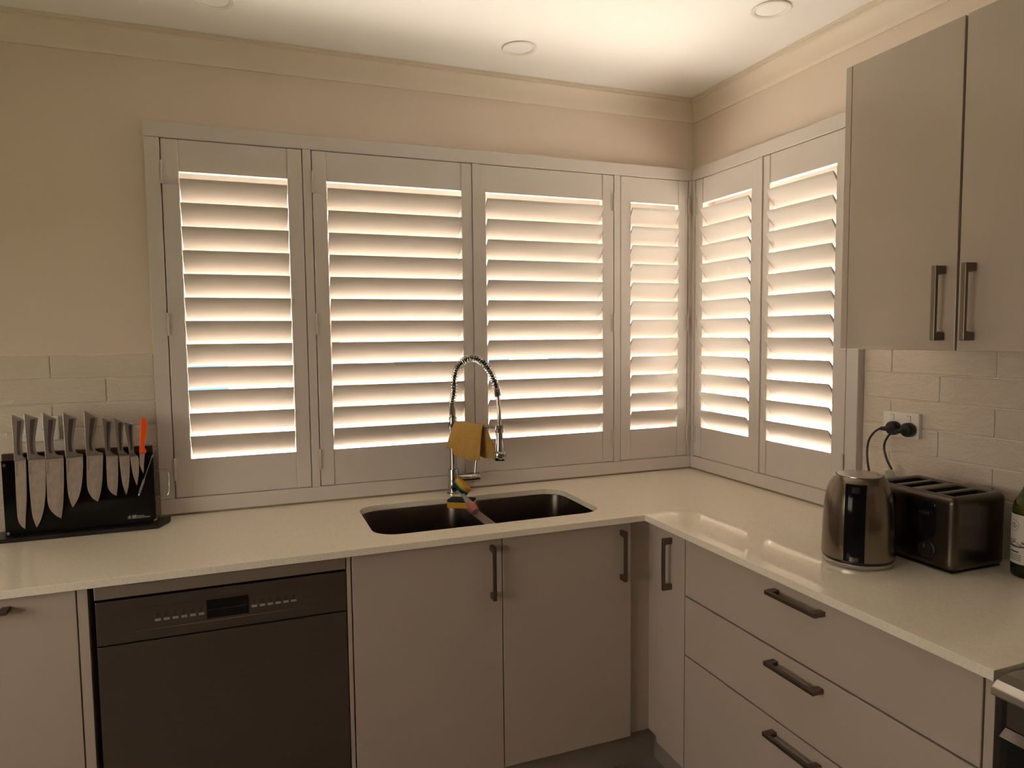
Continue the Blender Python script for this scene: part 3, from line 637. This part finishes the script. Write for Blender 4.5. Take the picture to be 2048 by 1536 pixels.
# ------------------------------------------------------------------ knives: outlines read off the photo on the plane between board and sheet
KY = -0.1365
def kp(pts, crop):
    ox = 0 if crop == 'A' else 150
    r = []
    for a, b in pts:
        q = pix(ox+a/5.12, 800+b/5.12, 'y', KY); r.append((q.x, q.z))
    return r
def sm(pts, n=4): return [(v[0], v[1]) for v in catmull([(x, z, 0) for x, z in pts], n)]
def knife(crop, hl, hr, bl, br, label, serr=False, dimple=False, mark=True):
    """hl/hr: handle left and right edges from the butt down; bl/br blade left and right edges from the bolster to the tip"""
    HL, HR, BLp, BRp = kp(hl, crop), kp(hr, crop), kp(bl, crop), kp(br, crop)
    zb_ = min(q[1] for q in BLp+BRp)
    t = thing('kitchen_knife', label, 'knife', (BLp[-1][0], KY, zb_), 'knives in the black stand')
    ho_ = sm(HL)+list(reversed(sm(HR)))
    obj('grip', MB().prism(ho_, 'y', KY-0.0065, KY+0.0065), 'kgrip', t, bevel=0.003, seg=3)
    # strip just proud of the grip, its dark colour painting groove shade and reflection
    n = 12; L_ = sm(HL, 6); R_ = sm(HR, 6); gl, gr = [], []
    zt = HR[0][1]-0.001; zl = max(HR[-2][1], HL[-1][1])+0.010
    def at(path, z):
        for (x0_, z0_), (x1_, z1_) in zip(path[:-1], path[1:]):
            if (z0_-z)*(z1_-z) <= 0 and abs(z0_-z1_) > 1e-9: return x0_+(x1_-x0_)*(z-z0_)/(z1_-z0_)
        return path[-1][0] if z < path[-1][1] else path[0][0]
    for k in range(n+1):
        z = zt+(zl-zt)*k/n; a, b = at(L_, z), at(R_, z); gl.append((a+(b-a)*0.46, z)); gr.append((a+(b-a)*0.84, z))
    obj('grip_shade_strip', MB().prism(gl+list(reversed(gr)), 'y', KY-0.0068, KY-0.0063), 'kdark', t)
    lb, rb = sm(BLp), sm(BRp)
    if serr:
        r2 = []
        for (x0_, z0_), (x1_, z1_) in zip(rb[:-1], rb[1:]):
            L2 = abs(z1_-z0_); c = max(1, int(L2/0.0042))
            for k in range(c):
                f = k/c; r2.append((x0_+(x1_-x0_)*f, z0_+(z1_-z0_)*f)); f = (k+0.5)/c; r2.append((x0_+(x1_-x0_)*f-0.0020, z0_+(z1_-z0_)*f))
        rb = r2+[rb[-1]]
    bl_ = obj('blade', MB().prism(lb+list(reversed(rb))[1:], 'y', KY-0.0010, KY+0.0010), 'knife', t)
    if dimple:
        m = MB(); zt2 = BRp[0][1]-0.012; zb2 = zb_+0.018; c = int((zt2-zb2)/0.0068)
        for k in range(c):
            z = zt2-(zt2-zb2)*k/max(c-1, 1); x = at(rb, z)-0.0065
            m.prism([(x+0.0036*math.cos(a), z+0.0011*math.sin(a)) for a in [2*math.pi*i/10 for i in range(10)]], 'y', KY-0.0013, KY-0.0009)
        obj('hollow_row', m, 'kgrip', bl_)
    if mark:
        z = BLp[0][1]-0.010; x = at(lb, z-0.012)+0.0055
        obj('engraving', text_mb('水鋼 DAMASHIRO', 0.0048, (x, KY-0.0014, z-0.034), (0.06, 0, 1), (-1, 0, 0.06)), 'ink', bl_)
    return t
knife('A', [(122, 152), (128, 250), (140, 400), (150, 628)], [(247, 205), (238, 280), (222, 400), (225, 520), (240, 572), (268, 592), (268, 605)],
      [(150, 628), (160, 850), (172, 1100), (185, 1225), (215, 1285), (262, 1322)], [(268, 605), (272, 720), (276, 1000), (268, 1200), (262, 1322)],
      'steel bread knife with a serrated edge, first in the stand', serr=True)
knife('A', [(248, 138), (256, 250), (270, 400), (288, 615)], [(388, 190), (375, 270), (357, 400), (362, 510), (395, 562), (465, 578), (466, 598)],
      [(288, 615), (300, 850), (325, 1130), (350, 1240), (378, 1305)], [(466, 598), (470, 850), (455, 1080), (420, 1220), (378, 1305)],
      'large pointed steel chef knife beside the bread knife')
knife('A', [(437, 130), (443, 250), (455, 400), (470, 608)], [(572, 195), (560, 280), (542, 400), (548, 510), (580, 555), (648, 568), (650, 588)],
      [(470, 608), (480, 900), (490, 1050), (515, 1120), (570, 1180), (630, 1212)], [(650, 588), (655, 800), (648, 1050), (630, 1212)],
      'broad steel santoku knife with a rounded drop tip, third in the stand', dimple=True)
knife('A', [(645, 122), (651, 250), (662, 400), (675, 598)], [(782, 185), (766, 280), (750, 400), (755, 495), (790, 540), (848, 552), (850, 575)],
      [(675, 598), (690, 880), (710, 1010), (745, 1102)], [(850, 575), (850, 700), (835, 880), (800, 1010), (745, 1102)],
      'medium pointed steel chef knife in the middle of the stand')
knife('B', [(95, 108), (100, 230), (108, 350), (118, 575)], [(230, 178), (215, 270), (190, 400), (190, 475), (215, 522), (285, 543), (287, 560)],
      [(118, 575), (122, 850), (140, 940), (180, 1005), (235, 1040)], [(287, 560), (280, 800), (262, 950), (235, 1040)],
      'steel santoku knife whose handle rises highest in the stand', dimple=True)
knife('B', [(280, 180), (292, 300), (305, 420), (318, 572)], [(378, 218), (370, 300), (358, 430), (365, 515), (400, 548), (440, 565)],
      [(318, 572), (330, 850), (350, 920), (385, 960), (425, 980)], [(440, 565), (440, 850), (425, 980)],
      'small round-tipped steel santoku knife with dimpled blade', dimple=True, mark=False)
knife('B', [(398, 178), (412, 300), (430, 420), (450, 572)], [(500, 225), (491, 300), (486, 430), (495, 510), (530, 545), (557, 562)],
      [(450, 572), (470, 750), (490, 870), (525, 972)], [(557, 562), (560, 700), (550, 870), (525, 972)],
      'small pointed steel utility knife with dimpled blade', dimple=True, mark=False)
knife('B', [(500, 218), (518, 320), (540, 430), (565, 582)], [(602, 250), (596, 330), (600, 470), (610, 540), (640, 568)],
      [(565, 582), (580, 700), (605, 800), (635, 875)], [(640, 568), (655, 620), (652, 760), (635, 875)],
      'smallest steel paring knife, next to the orange handle', mark=False)
# orange paring knife
t = thing('paring_knife', 'paring knife with a bright orange plastic handle', 'knife', (-2.08, KY, 1.06), 'knives in the black stand')
hp = kp([(672, 195), (690, 180), (715, 185), (738, 213), (743, 270), (732, 350), (716, 440), (712, 490), (732, 520), (729, 545), (660, 550), (662, 420), (668, 300)], 'B')
obj('grip', MB().prism(hp, 'y', KY-0.0065, KY+0.0065), 'orange', t, bevel=0.003, seg=3)
obj('blade', MB().prism(sm(kp([(661, 550), (665, 660), (685, 720), (703, 750)], 'B'))+kp([(706, 650), (715, 548)], 'B'), 'y', KY-0.0008, KY+0.0008), 'knife', t)
# slim rod stuck across the front
r0, r1 = pix(311, 893, 'y', KB-0.004), pix(277.5, 991, 'y', KB-0.004)
t = thing('slim_rod', 'slim steel rod with a thicker grey grip slanting across the knife stand', 'rod', r1)
q = r0.lerp(r1, 0.66)
obj('shaft', MB().tube([r0, q], 0.0011, 8), 'rodgrip', t, smooth=True)
obj('grip', MB().tube([q, r0.lerp(r1, 0.70), r0.lerp(r1, 0.93), r0.lerp(r1, 0.96)], [0.0022, 0.0036, 0.0036, 0.0022], 10), 'rodgrip', t, smooth=True)
obj('tip', MB().tube([r0.lerp(r1, 0.961), r1], [0.0014, 0.0019], 8), 'white', t, smooth=True)

# ------------------------------------------------------------------ power points
def gpo(name, label, side, c0, c1, z0, z1):
    """side 'B': along x on back wall; 'R': along y on right wall"""
    P = (lambda u, d, z: (u, d, z)) if side == 'B' else (lambda u, d, z: (d, u, z))
    def pb(u0, u1, d0, d1, za, zb_):
        a, b = P(u0, d0, 0), P(u1, d1, 0); return MB().box(min(a[0], b[0]), max(a[0], b[0]), min(a[1], b[1]), max(a[1], b[1]), za, zb_)
    um = (c0+c1)/2; t = thing(name, label, 'power point', P(um, -0.0095, z0), 'double power points')
    obj('mounting_block', pb(c0+0.001, c1-0.001, -0.0182, -0.0095, z0+0.001, z1-0.001), 'white', t, bevel=0.001)
    obj('plate', pb(c0, c1, -0.0245, -0.0184, z0, z1), 'white', t, bevel=0.002)
    for s_ in (-1, 1):
        uc = um+s_*0.027
        obj('switch_gap', pb(uc-0.0062, uc+0.0062, -0.0247, -0.0244, z1-0.0235, z1-0.0085), 'ink', t)
        obj('switch', pb(uc-0.0056, uc+0.0056, -0.0262, -0.0248, z1-0.023, z1-0.0092), 'white', t, bevel=0.001)
        for (du, dz, an) in ((-0.0075, 0.006, 0.5), (0.0075, 0.006, -0.5), (0, -0.009, 0)):
            m = MB(); cs, sn = math.cos(an), math.sin(an); zc = z0+0.026+dz
            pts = [(du+uc+x*cs-y*sn, zc+x*sn+y*cs) for x, y in ((-0.001, -0.0045), (0.001, -0.0045), (0.001, 0.0045), (-0.001, 0.0045))]
            m.prism(pts, 'y' if side == 'B' else 'x', -0.02475, -0.0244); obj('socket_slot', m, 'ink', t)
    return t
gpo('power_point', 'white double power point on the tiles behind the knives', 'B', -2.4325, -2.3165, 1.1465, 1.2205)
gpo('power_point', 'white double power point with two black plugs beside the wall cabinet', 'R', -1.0865, -0.9705, 1.147, 1.2195)

# ------------------------------------------------------------------ kettle
kx, ky = -0.361, -1.197
kt = thing('kettle', 'brushed steel cordless kettle with a black strip facing the camera', 'kettle', (kx, ky, H))
obj('power_base', MB().lathe([(0.001, 0.0005), (0.078, 0.0005), (0.0795, 0.003), (0.0795, 0.012), (0.078, 0.0135), (0.001, 0.0135)], (kx, ky, H), 64), 'steel', kt, smooth=True)
obj('base_gap', MB().lathe([(0.001, 0.0137), (0.0805, 0.0137), (0.0825, 0.016), (0.0825, 0.0195), (0.001, 0.0195)], (kx, ky, H), 64), 'black', kt, smooth=True)
KPROF = [(0.0835, 0.0198), (0.0838, 0.024), (0.0830, 0.05), (0.0818, 0.09), (0.0806, 0.12), (0.0790, 0.145), (0.0762, 0.165), (0.0722, 0.184), (0.0668, 0.199), (0.0605, 0.211), (0.0560, 0.217), (0.0545, 0.2178)]
obj('body', MB().lathe(KPROF, (kx, ky, H), 72), 'kettle', kt, smooth=True)
obj('lid_seam', MB().lathe([(0.0545, 0.2160), (0.0545, 0.2182), (0.0515, 0.2182), (0.0515, 0.2160)], (kx, ky, H), 64), 'black', kt, smooth=True)
obj('lid', MB().lathe([(0.0514, 0.2165), (0.0510, 0.2195), (0.045, 0.2215), (0.02, 0.2235), (0.0005, 0.224)], (kx, ky, H), 64), 'steel', kt, smooth=True)
az0 = math.atan2(CAM.y-ky, CAM.x-kx)-0.10
def kstrip(half, h0, h1, out0, out1, n=14):
    """panel following the body; returns closed MB"""
    hs = [h0+(h1-h0)*i/18 for i in range(19)]; m = MB(); vs = []; fs = []
    def rad(h):
        for (ra, ha), (rb_, hb) in zip(KPROF[:-1], KPROF[1:]):
            if ha <= h <= hb: return ra+(rb_-ra)*(h-ha)/(hb-ha)
        return KPROF[-1][0]
    N = n+1
    for o_ in (out0, out1):
        for h in hs:
            r = rad(h)
            for k in range(N):
                f = k/n*2-1; a = az0+half/ r * f; e = o_ if o_ == out0 else o_*(1-0.45*f**4)
                vs.append((kx+(r+e)*math.cos(a), ky+(r+e)*math.sin(a), H+h))
    A = len(hs)*N
    for i in range(len(hs)-1):
        for k in range(n):
            q = i*N+k; fs.append((q, q+1, q+N+1, q+N)); fs.append((A+q, A+q+1, A+q+N+1, A+q+N))
    for i in range(len(hs)-1):
        for k in (0, n): q = i*N+k; fs.append((q, q+N, A+q+N, A+q))
    for i in (0, len(hs)-1):
        for k in range(n): q = i*N+k; fs.append((q, q+1, A+q+1, A+q))
    m.add(vs, fs); return m
obj('handle_strip', kstrip(0.0225, 0.0215, 0.205, -0.002, 0.005), 'blackp', kt, smooth=True)
obj('lid_button', kstrip(0.0085, 0.187, 0.199, 0.004, 0.0095), 'black', kt, smooth=True)
obj('power_switch', kstrip(0.0105, 0.0235, 0.034, 0.004, 0.0080), 'kdark', kt, smooth=True)
sa = az0+math.pi; sdv = V((math.cos(sa), math.sin(sa), 0))
obj('spout', MB().tube([V((kx, ky, H+0.19))+sdv*0.062, V((kx, ky, H+0.206))+sdv*0.080], [0.020, 0.012], 16), 'kettle', kt, smooth=True)

# ------------------------------------------------------------------ toaster
TX0, TX1, TY0, TY1, TZ0, TZ1 = -0.2485, -0.066, -1.364, -1.118, H+0.004, 1.0617
ts = thing('toaster', 'four-slice brushed steel toaster with dark front controls', 'toaster', (-0.18, -1.256, H))
slots = [(-1.1887, -1.1574), (-1.2343, -1.2039), (-1.2981, -1.2667), (-1.3457, -1.3148)]
# shell wraps front, top and back: extrude the rounded profile along y, top opened by slots
o = obj('shell', box(TX0, TX1, TY0, TY1, TZ0, TZ1), 'tsteel', ts)
bvm = o.modifiers.new('bevel', 'BEVEL'); bvm.width = 0.017; bvm.segments = 5
o.data.polygons.foreach_set('use_smooth', [True]*6)
wn = o.modifiers.new('wn', 'WEIGHTED_NORMAL')
cut = MB()
for a, b in slots: cut.box(-0.229, -0.109, a, b, 1.0, 1.12)
cm, cc_ = finish('cutter', cut, 'dark'); co = bpy.data.objects.new('cutter', cm); COL.objects.link(co); co.location = cc_
bo = o.modifiers.new('slots', 'BOOLEAN'); bo.operation = 'DIFFERENCE'; bo.object = co; bo.solver = 'EXACT'
o.modifiers.move(2, 1)
dg = bpy.context.evaluated_depsgraph_get(); nm = bpy.data.meshes.new_from_object(o.evaluated_get(dg)); o.modifiers.clear(); o.data = nm
bpy.data.objects.remove(co)
for a, b in slots:
    m = MB(); m.box(-0.2287, -0.1093, a+0.0003, a+0.0013, 1.002, 1.060); m.box(-0.2287, -0.1093, b-0.0013, b-0.0003, 1.002, 1.060); m.box(-0.2287, -0.1093, a+0.0013, b-0.0013, 1.0005, 1.002); m.box(-0.2287, -0.2277, a+0.0013, b-0.0013, 1.002, 1.060); m.box(-0.1103, -0.1093, a+0.0013, b-0.0013, 1.002, 1.060)
    sl = obj('slot', m, 'dark', ts); g = MB()
    for k in range(6): x = -0.22+k*0.020; g.tube([(x, (a+b)/2-0.006, 1.003), (x, (a+b)/2-0.006, 1.050)], 0.0009, 5)
    g.tube([(-0.228, (a+b)/2-0.006, 1.050), (-0.110, (a+b)/2-0.006, 1.050)], 0.0012, 5); obj('guard_wire', g, 'dtrim', sl)
obj('base', box(TX0+0.008, TX1-0.008, TY0+0.008, TY1-0.008, H+0.0015, TZ0), 'black', ts, bevel=0.002)
for fx_ in (TX0+0.025, TX1-0.025):
    for fy_ in (TY0+0.025, TY1-0.025): obj('foot', MB().lathe([(0.009, 0), (0.009, 0.0016)], (fx_, fy_, H), 14), 'black', ts)
for yc in (-1.298, -1.188):
    pn = obj('lever_panel', MB().prism(rrect(yc-0.019, yc+0.019, 0.957, 1.043, 0.012, 5), 'x', TX0-0.003, TX0-0.0002), 'blackg', ts, bevel=0.001)
    obj('lever', box(TX0-0.018, TX0-0.0032, yc-0.014, yc+0.014, 1.013, 1.020), 'black', pn, bevel=0.002)
    kn = obj('browning_dial', MB().lathe([(0.0215, 0), (0.0215, 0.003), (0.0175, 0.004), (0.0165, 0.011), (0.0150, 0.0125), (0.001, 0.0125)], (TX0-0.0002, yc, 0.926), 28, ax=(-1, 0, 0)), 'black', ts, smooth=True)
    obj('dial_mark', box(TX0-0.0132, TX0-0.0126, yc-0.0008, yc+0.0008, 0.931, 0.940), 'dtrim', kn)
    bt = MB()
    for k in range(3): bt.lathe([(0.0035, 0), (0.0035, 0.0015), (0.001, 0.0016)], (TX0-0.0002, yc+0.036, 0.985+0.016*k), 12, ax=(-1, 0, 0))
    obj('mode_buttons', bt, 'black', ts)

# ------------------------------------------------------------------ cords
def cord(label, plug_y, plug_z, pts, wire=0.0032, tagpart=False):
    t = thing('appliance_lead', label, 'power lead', (-0.05, plug_y, plug_z), 'black leads at the power point')
    pl = obj('plug', MB().lathe([(0.001, 0), (0.0195, 0), (0.0205, 0.004), (0.0200, 0.016), (0.0165, 0.021), (0.001, 0.0225)], (-0.0265, plug_y, plug_z), 28, ax=(-1, 0, 0)), 'black', t, smooth=True)
    obj('strain_relief', MB().tube([pts[0], V(pts[0]).lerp(V(pts[1]), 0.9)], [0.0085, 0.0055], 12), 'black', t, smooth=True)
    obj('cable', MB().tube(catmull(pts[1:], 7), wire, 8), 'black', t, smooth=True)
    return t
p1 = pix(1785.8, 856, 'x', -0.036); p2 = pix(1815.5, 860, 'x', -0.036)
RP = lambda x, y, d: pix(x, y, 'x', d)
cord('black lead from the window-side socket, looping down behind the kettle', p1.y, p1.z,
     [RP(1779, 857, -0.040), RP(1760, 857, -0.040), RP(1749, 864, -0.042), RP(1738, 880, -0.045), RP(1734, 905, -0.047), RP(1737, 935, -0.052), RP(1745, 958, -0.075), V((-0.075, -1.08, 0.93)), V((-0.12, -1.075, 0.884)), V((-0.22, -1.085, H+0.0040)), V((-0.29, -1.10, H+0.0040))])
c2 = cord('black lead with a printed tag, from the cabinet-side socket to the toaster', p2.y, p2.z,
     [RP(1808, 861, -0.044), RP(1788, 863, -0.050), RP(1779, 869, -0.052), RP(1770, 884, -0.053), RP(1768.5, 900, -0.053), RP(1774, 920, -0.053), RP(1783, 938, -0.052), RP(1791, 954, -0.050), V((-0.046, -1.16, 0.96)), V((-0.040, -1.20, 0.89)), V((-0.036, -1.24, H+0.0045)), V((-0.060, -1.25, H+0.014))])
a_ = [RP(1764, 945, -0.056), RP(1772, 941, -0.060), RP(1785, 939, -0.056), RP(1793, 954, -0.054), RP(1776, 958, -0.060), RP(1766, 954, -0.056)]
m = MB(); m.add([*a_, *[q+V((0.0008, 0, 0)) for q in a_]], [(0, 1, 2, 3, 4, 5), (11, 10, 9, 8, 7, 6)]+[(i, (i+1) % 6, 6+(i+1) % 6, 6+i) for i in range(6)])
tg = obj('cord_tag', m, 'tag', c2)
ln = MB()
for k in range(5):
    f = 0.15+0.17*k; q0 = a_[1].lerp(a_[4], f)+V((-0.0012, 0, 0)); q1 = a_[2].lerp(a_[3], f)+V((-0.0012, 0, 0)); ln.tube([q0, q1], 0.0004, 4)
obj('tag_print', ln, 'ink', tg)

# ------------------------------------------------------------------ wine bottle
bx_, by_ = -0.0853, -1.4288
wb = thing('wine_bottle', 'dark green wine bottle with a printed pale label at the right edge', 'bottle', (bx_, by_, H))
obj('body_glass', MB().lathe([(0.001, 0.006), (0.022, 0.003), (0.033, 0.0004), (0.0365, 0.004), (0.037, 0.010), (0.037, 0.1495), (0.001, 0.1495)], (bx_, by_, H), 48), 'bottledark', wb, smooth=True)
obj('shoulder_glass', MB().lathe([(0.037, 0.150), (0.0365, 0.160), (0.034, 0.172), (0.029, 0.184), (0.0225, 0.196), (0.0175, 0.208), (0.0150, 0.222), (0.0142, 0.24), (0.0140, 0.288), (0.0155, 0.290), (0.0155, 0.300), (0.0135, 0.302), (0.001, 0.302)], (bx_, by_, H), 48), 'bottle', wb, smooth=True)
la = math.atan2(CAM.y-by_, CAM.x-bx_)
lb_ = obj('label', MB().lathe([(0.0372, 0.0325), (0.0375, 0.0325), (0.0375, 0.147), (0.0372, 0.147)], (bx_, by_, H), 40, a0=la-1.9, a1=la+1.3), 'label', wb, smooth=True)
def cyl_mark(mb, ang, z, hw, hh):
    vs = []; n = 6
    for k in range(n+1):
        a = ang-(hw-2*hw*k/n)/0.0377
        for zz_ in (z-hh, z+hh): vs.append((bx_+0.03785*math.cos(a), by_+0.03785*math.sin(a), H+zz_))
    mb.add(vs, [(2*k, 2*k+2, 2*k+3, 2*k+1) for k in range(n)])
eang = la-0.98; mk = MB()
for k in range(24):
    a = 2*math.pi*k/24; cyl_mark(mk, eang+0.0125*math.cos(a)/0.0377, 0.121+0.0125*math.sin(a), 0.0007, 0.0009)
for k in range(40):
    a = 2*math.pi*k/40; r = 0.0065*math.sqrt((k % 7+1)/7); cyl_mark(mk, eang+r*math.cos(a*3)/0.0377, 0.121+r*math.sin(a*3), 0.0007, 0.0007)
obj('emblem_print', mk, 'ink', lb_)
mk = MB()
for k in range(60):
    u_ = random.uniform(-0.026, 0.03); z = 0.081+random.uniform(-0.010, 0.010)*(1-abs(u_)/0.04); cyl_mark(mk, eang+u_/0.0377, z, random.uniform(0.001, 0.004), 0.0006)
for k in range(16): u_ = -0.024+0.0034*k; cyl_mark(mk, eang+u_/0.0377, 0.072+0.00002*(k-8)**2*3, 0.002, 0.0018)
obj('sketch_print', mk, 'ink', lb_)
mk = MB()
for k, z in enumerate((0.060, 0.0535, 0.0495, 0.0455, 0.0415)): cyl_mark(mk, eang+0.005, z, 0.020 if k else 0.014, 0.0018 if k == 0 else 0.0007)
obj('text_print', mk, 'ink', lb_)

# ------------------------------------------------------------------ stove (mostly out of frame)
st = thing('stove', 'freestanding stainless steel stove at the end of the drawers, mostly out of view', 'stove', (-0.31, -2.01, 0))
Y1_, Y0_ = -1.712, -2.31
obj('body', box(-0.575, -0.02, Y0_, Y1_, 0.06, 0.845), 'dsteel', st)
pf = [(-0.02, 0.846), (-0.02, 0.876), (-0.55, 0.876), (-0.575, 0.8785), (-0.60, 0.8775), (-0.622, 0.872), (-0.634, 0.862), (-0.636, 0.850), (-0.628, 0.846)]
obj('hob_top', MB().prism(pf, 'y', Y0_, Y1_-0.004), 'steel', st, bevel=0.002)
obj('fascia', box(-0.606, -0.5755, Y0_, Y1_-0.012, 0.79, 0.8455), 'dsteel', st, bevel=0.002)
obj('door_ledge', MB().prism([(-0.5755, 0.775), (-0.5755, 0.789), (-0.606, 0.789), (-0.622, 0.778)], 'y', Y0_, Y1_-0.012), 'dsteel', st)
obj('side_trim', box(-0.598, -0.5755, Y1_-0.011, Y1_, 0.06, 0.8455), 'black', st)
od = obj('oven_door', box(-0.604, -0.5755, Y0_, Y1_-0.012, 0.44, 0.773), 'blackg', st, bevel=0.003)
obj('door_handle', MB().tube([(-0.60, Y0_+0.06, 0.73), (-0.645, Y0_+0.06, 0.73), (-0.645, Y1_-0.09, 0.73), (-0.60, Y1_-0.09, 0.73)], 0.009, 12), 'steel', od, smooth=True)
obj('lower_drawer', box(-0.604, -0.5755, Y0_, Y1_-0.012, 0.12, 0.43), 'dtrim', st, bevel=0.003)
for kx_, ky_ in ((-0.46, -1.86), (-0.18, -1.86), (-0.46, -2.16), (-0.18, -2.16)):
    bn = obj('burner', MB().lathe([(0.075, 0.876), (0.075, 0.8775), (0.045, 0.8785), (0.045, 0.892), (0.04, 0.896), (0.001, 0.896)], (kx_, ky_, 0), 28), 'black', st, smooth=True)
for k in range(4): obj('knob', MB().lathe([(0.018, 0), (0.016, 0.018), (0.001, 0.019)], (-0.606, Y1_-0.16-0.09*k, 0.82), 20, ax=(-1, 0, 0)), 'black', st, smooth=True)
for yy in (Y0_+0.05, Y1_-0.05):
    for xx in (-0.54, -0.06): obj('foot', MB().lathe([(0.015, 0), (0.015, 0.06)], (xx, yy, 0), 12), 'black', st)

# ------------------------------------------------------------------ downlights
def downlight(label, x, y):
    t = thing('downlight', label, 'downlight', (x, y, ZC), 'recessed ceiling downlights')
    obj('trim_ring', MB().lathe([(0.0570, -0.0003), (0.0575, -0.003), (0.0560, -0.0045), (0.0480, -0.0045), (0.0440, -0.0015), (0.0440, -0.0003)], (x, y, ZC), 48), 'white', t, smooth=True)
    obj('diffuser', MB().lathe([(0.0438, -0.0008), (0.0005, -0.0008)], (x, y, ZC), 40), 'ceiling', t, smooth=True)
downlight('round white ceiling downlight in the middle, above the sink', -0.8895, -0.2730)
downlight('round white ceiling downlight on the right, nearest the wall cabinet', -0.2893, -0.7760)
downlight('round white ceiling downlight on the left, cut by the top of the photo', -1.827, -0.292)

# ================================================================== OUTSIDE
gr = MB(); gr.box(T+0.02, 30, -40, 40, -0.55, -0.5)
pv = MB(); pv.box(-30, T+0.02, T+0.02, 40, -0.55, -0.5); struct('paving', pv, 'paving')
 
o = struct('ground', gr, 'ground')
lw = MB(); lw.box(-30, XL-T-0.02, -40, T+0.02, -0.55, -0.5); lw.box(XL-T-0.02, T+0.02, -40, YF-T-0.02, -0.55, -0.5); struct('added_lawn', lw, 'added_lawn')  # added out of view, kept dark to limit light through the left window
def house(label, x0, x1, y0, y1, h):
    t = thing('house', label, 'house', ((x0+x1)/2, (y0+y1)/2, -0.5), 'houses outside the window')
    obj('wall', box(x0, x1, y0, y1, -0.5, h), 'render', t)
    ym = (y0+y1)/2
    obj('roof', MB().prism([(y0-0.4, h), (ym, h+1.2), (y1+0.4, h)], 'x', x0-0.4, x1+0.4), 'roof', t)
    n = int((x1-x0)/1.9)
    for k in range(n):
        wx = x0+0.7+1.9*k; f = obj('window', box(wx, wx+1.0, y0-0.05, y0-0.001, 0.35, 1.25), 'alu', t)
        obj('pane', box(wx+0.06, wx+0.94, y0-0.07, y0-0.051, 0.41, 1.19), 'hglass', f)
house('pale rendered house seen through the slits of the shutters by the knife block', -9.5, -1.5, 12, 18, 1.15)
house('pale rendered house seen through the slits of the shutters behind the tap', 0.5, 7.5, 13, 19, 1.2)
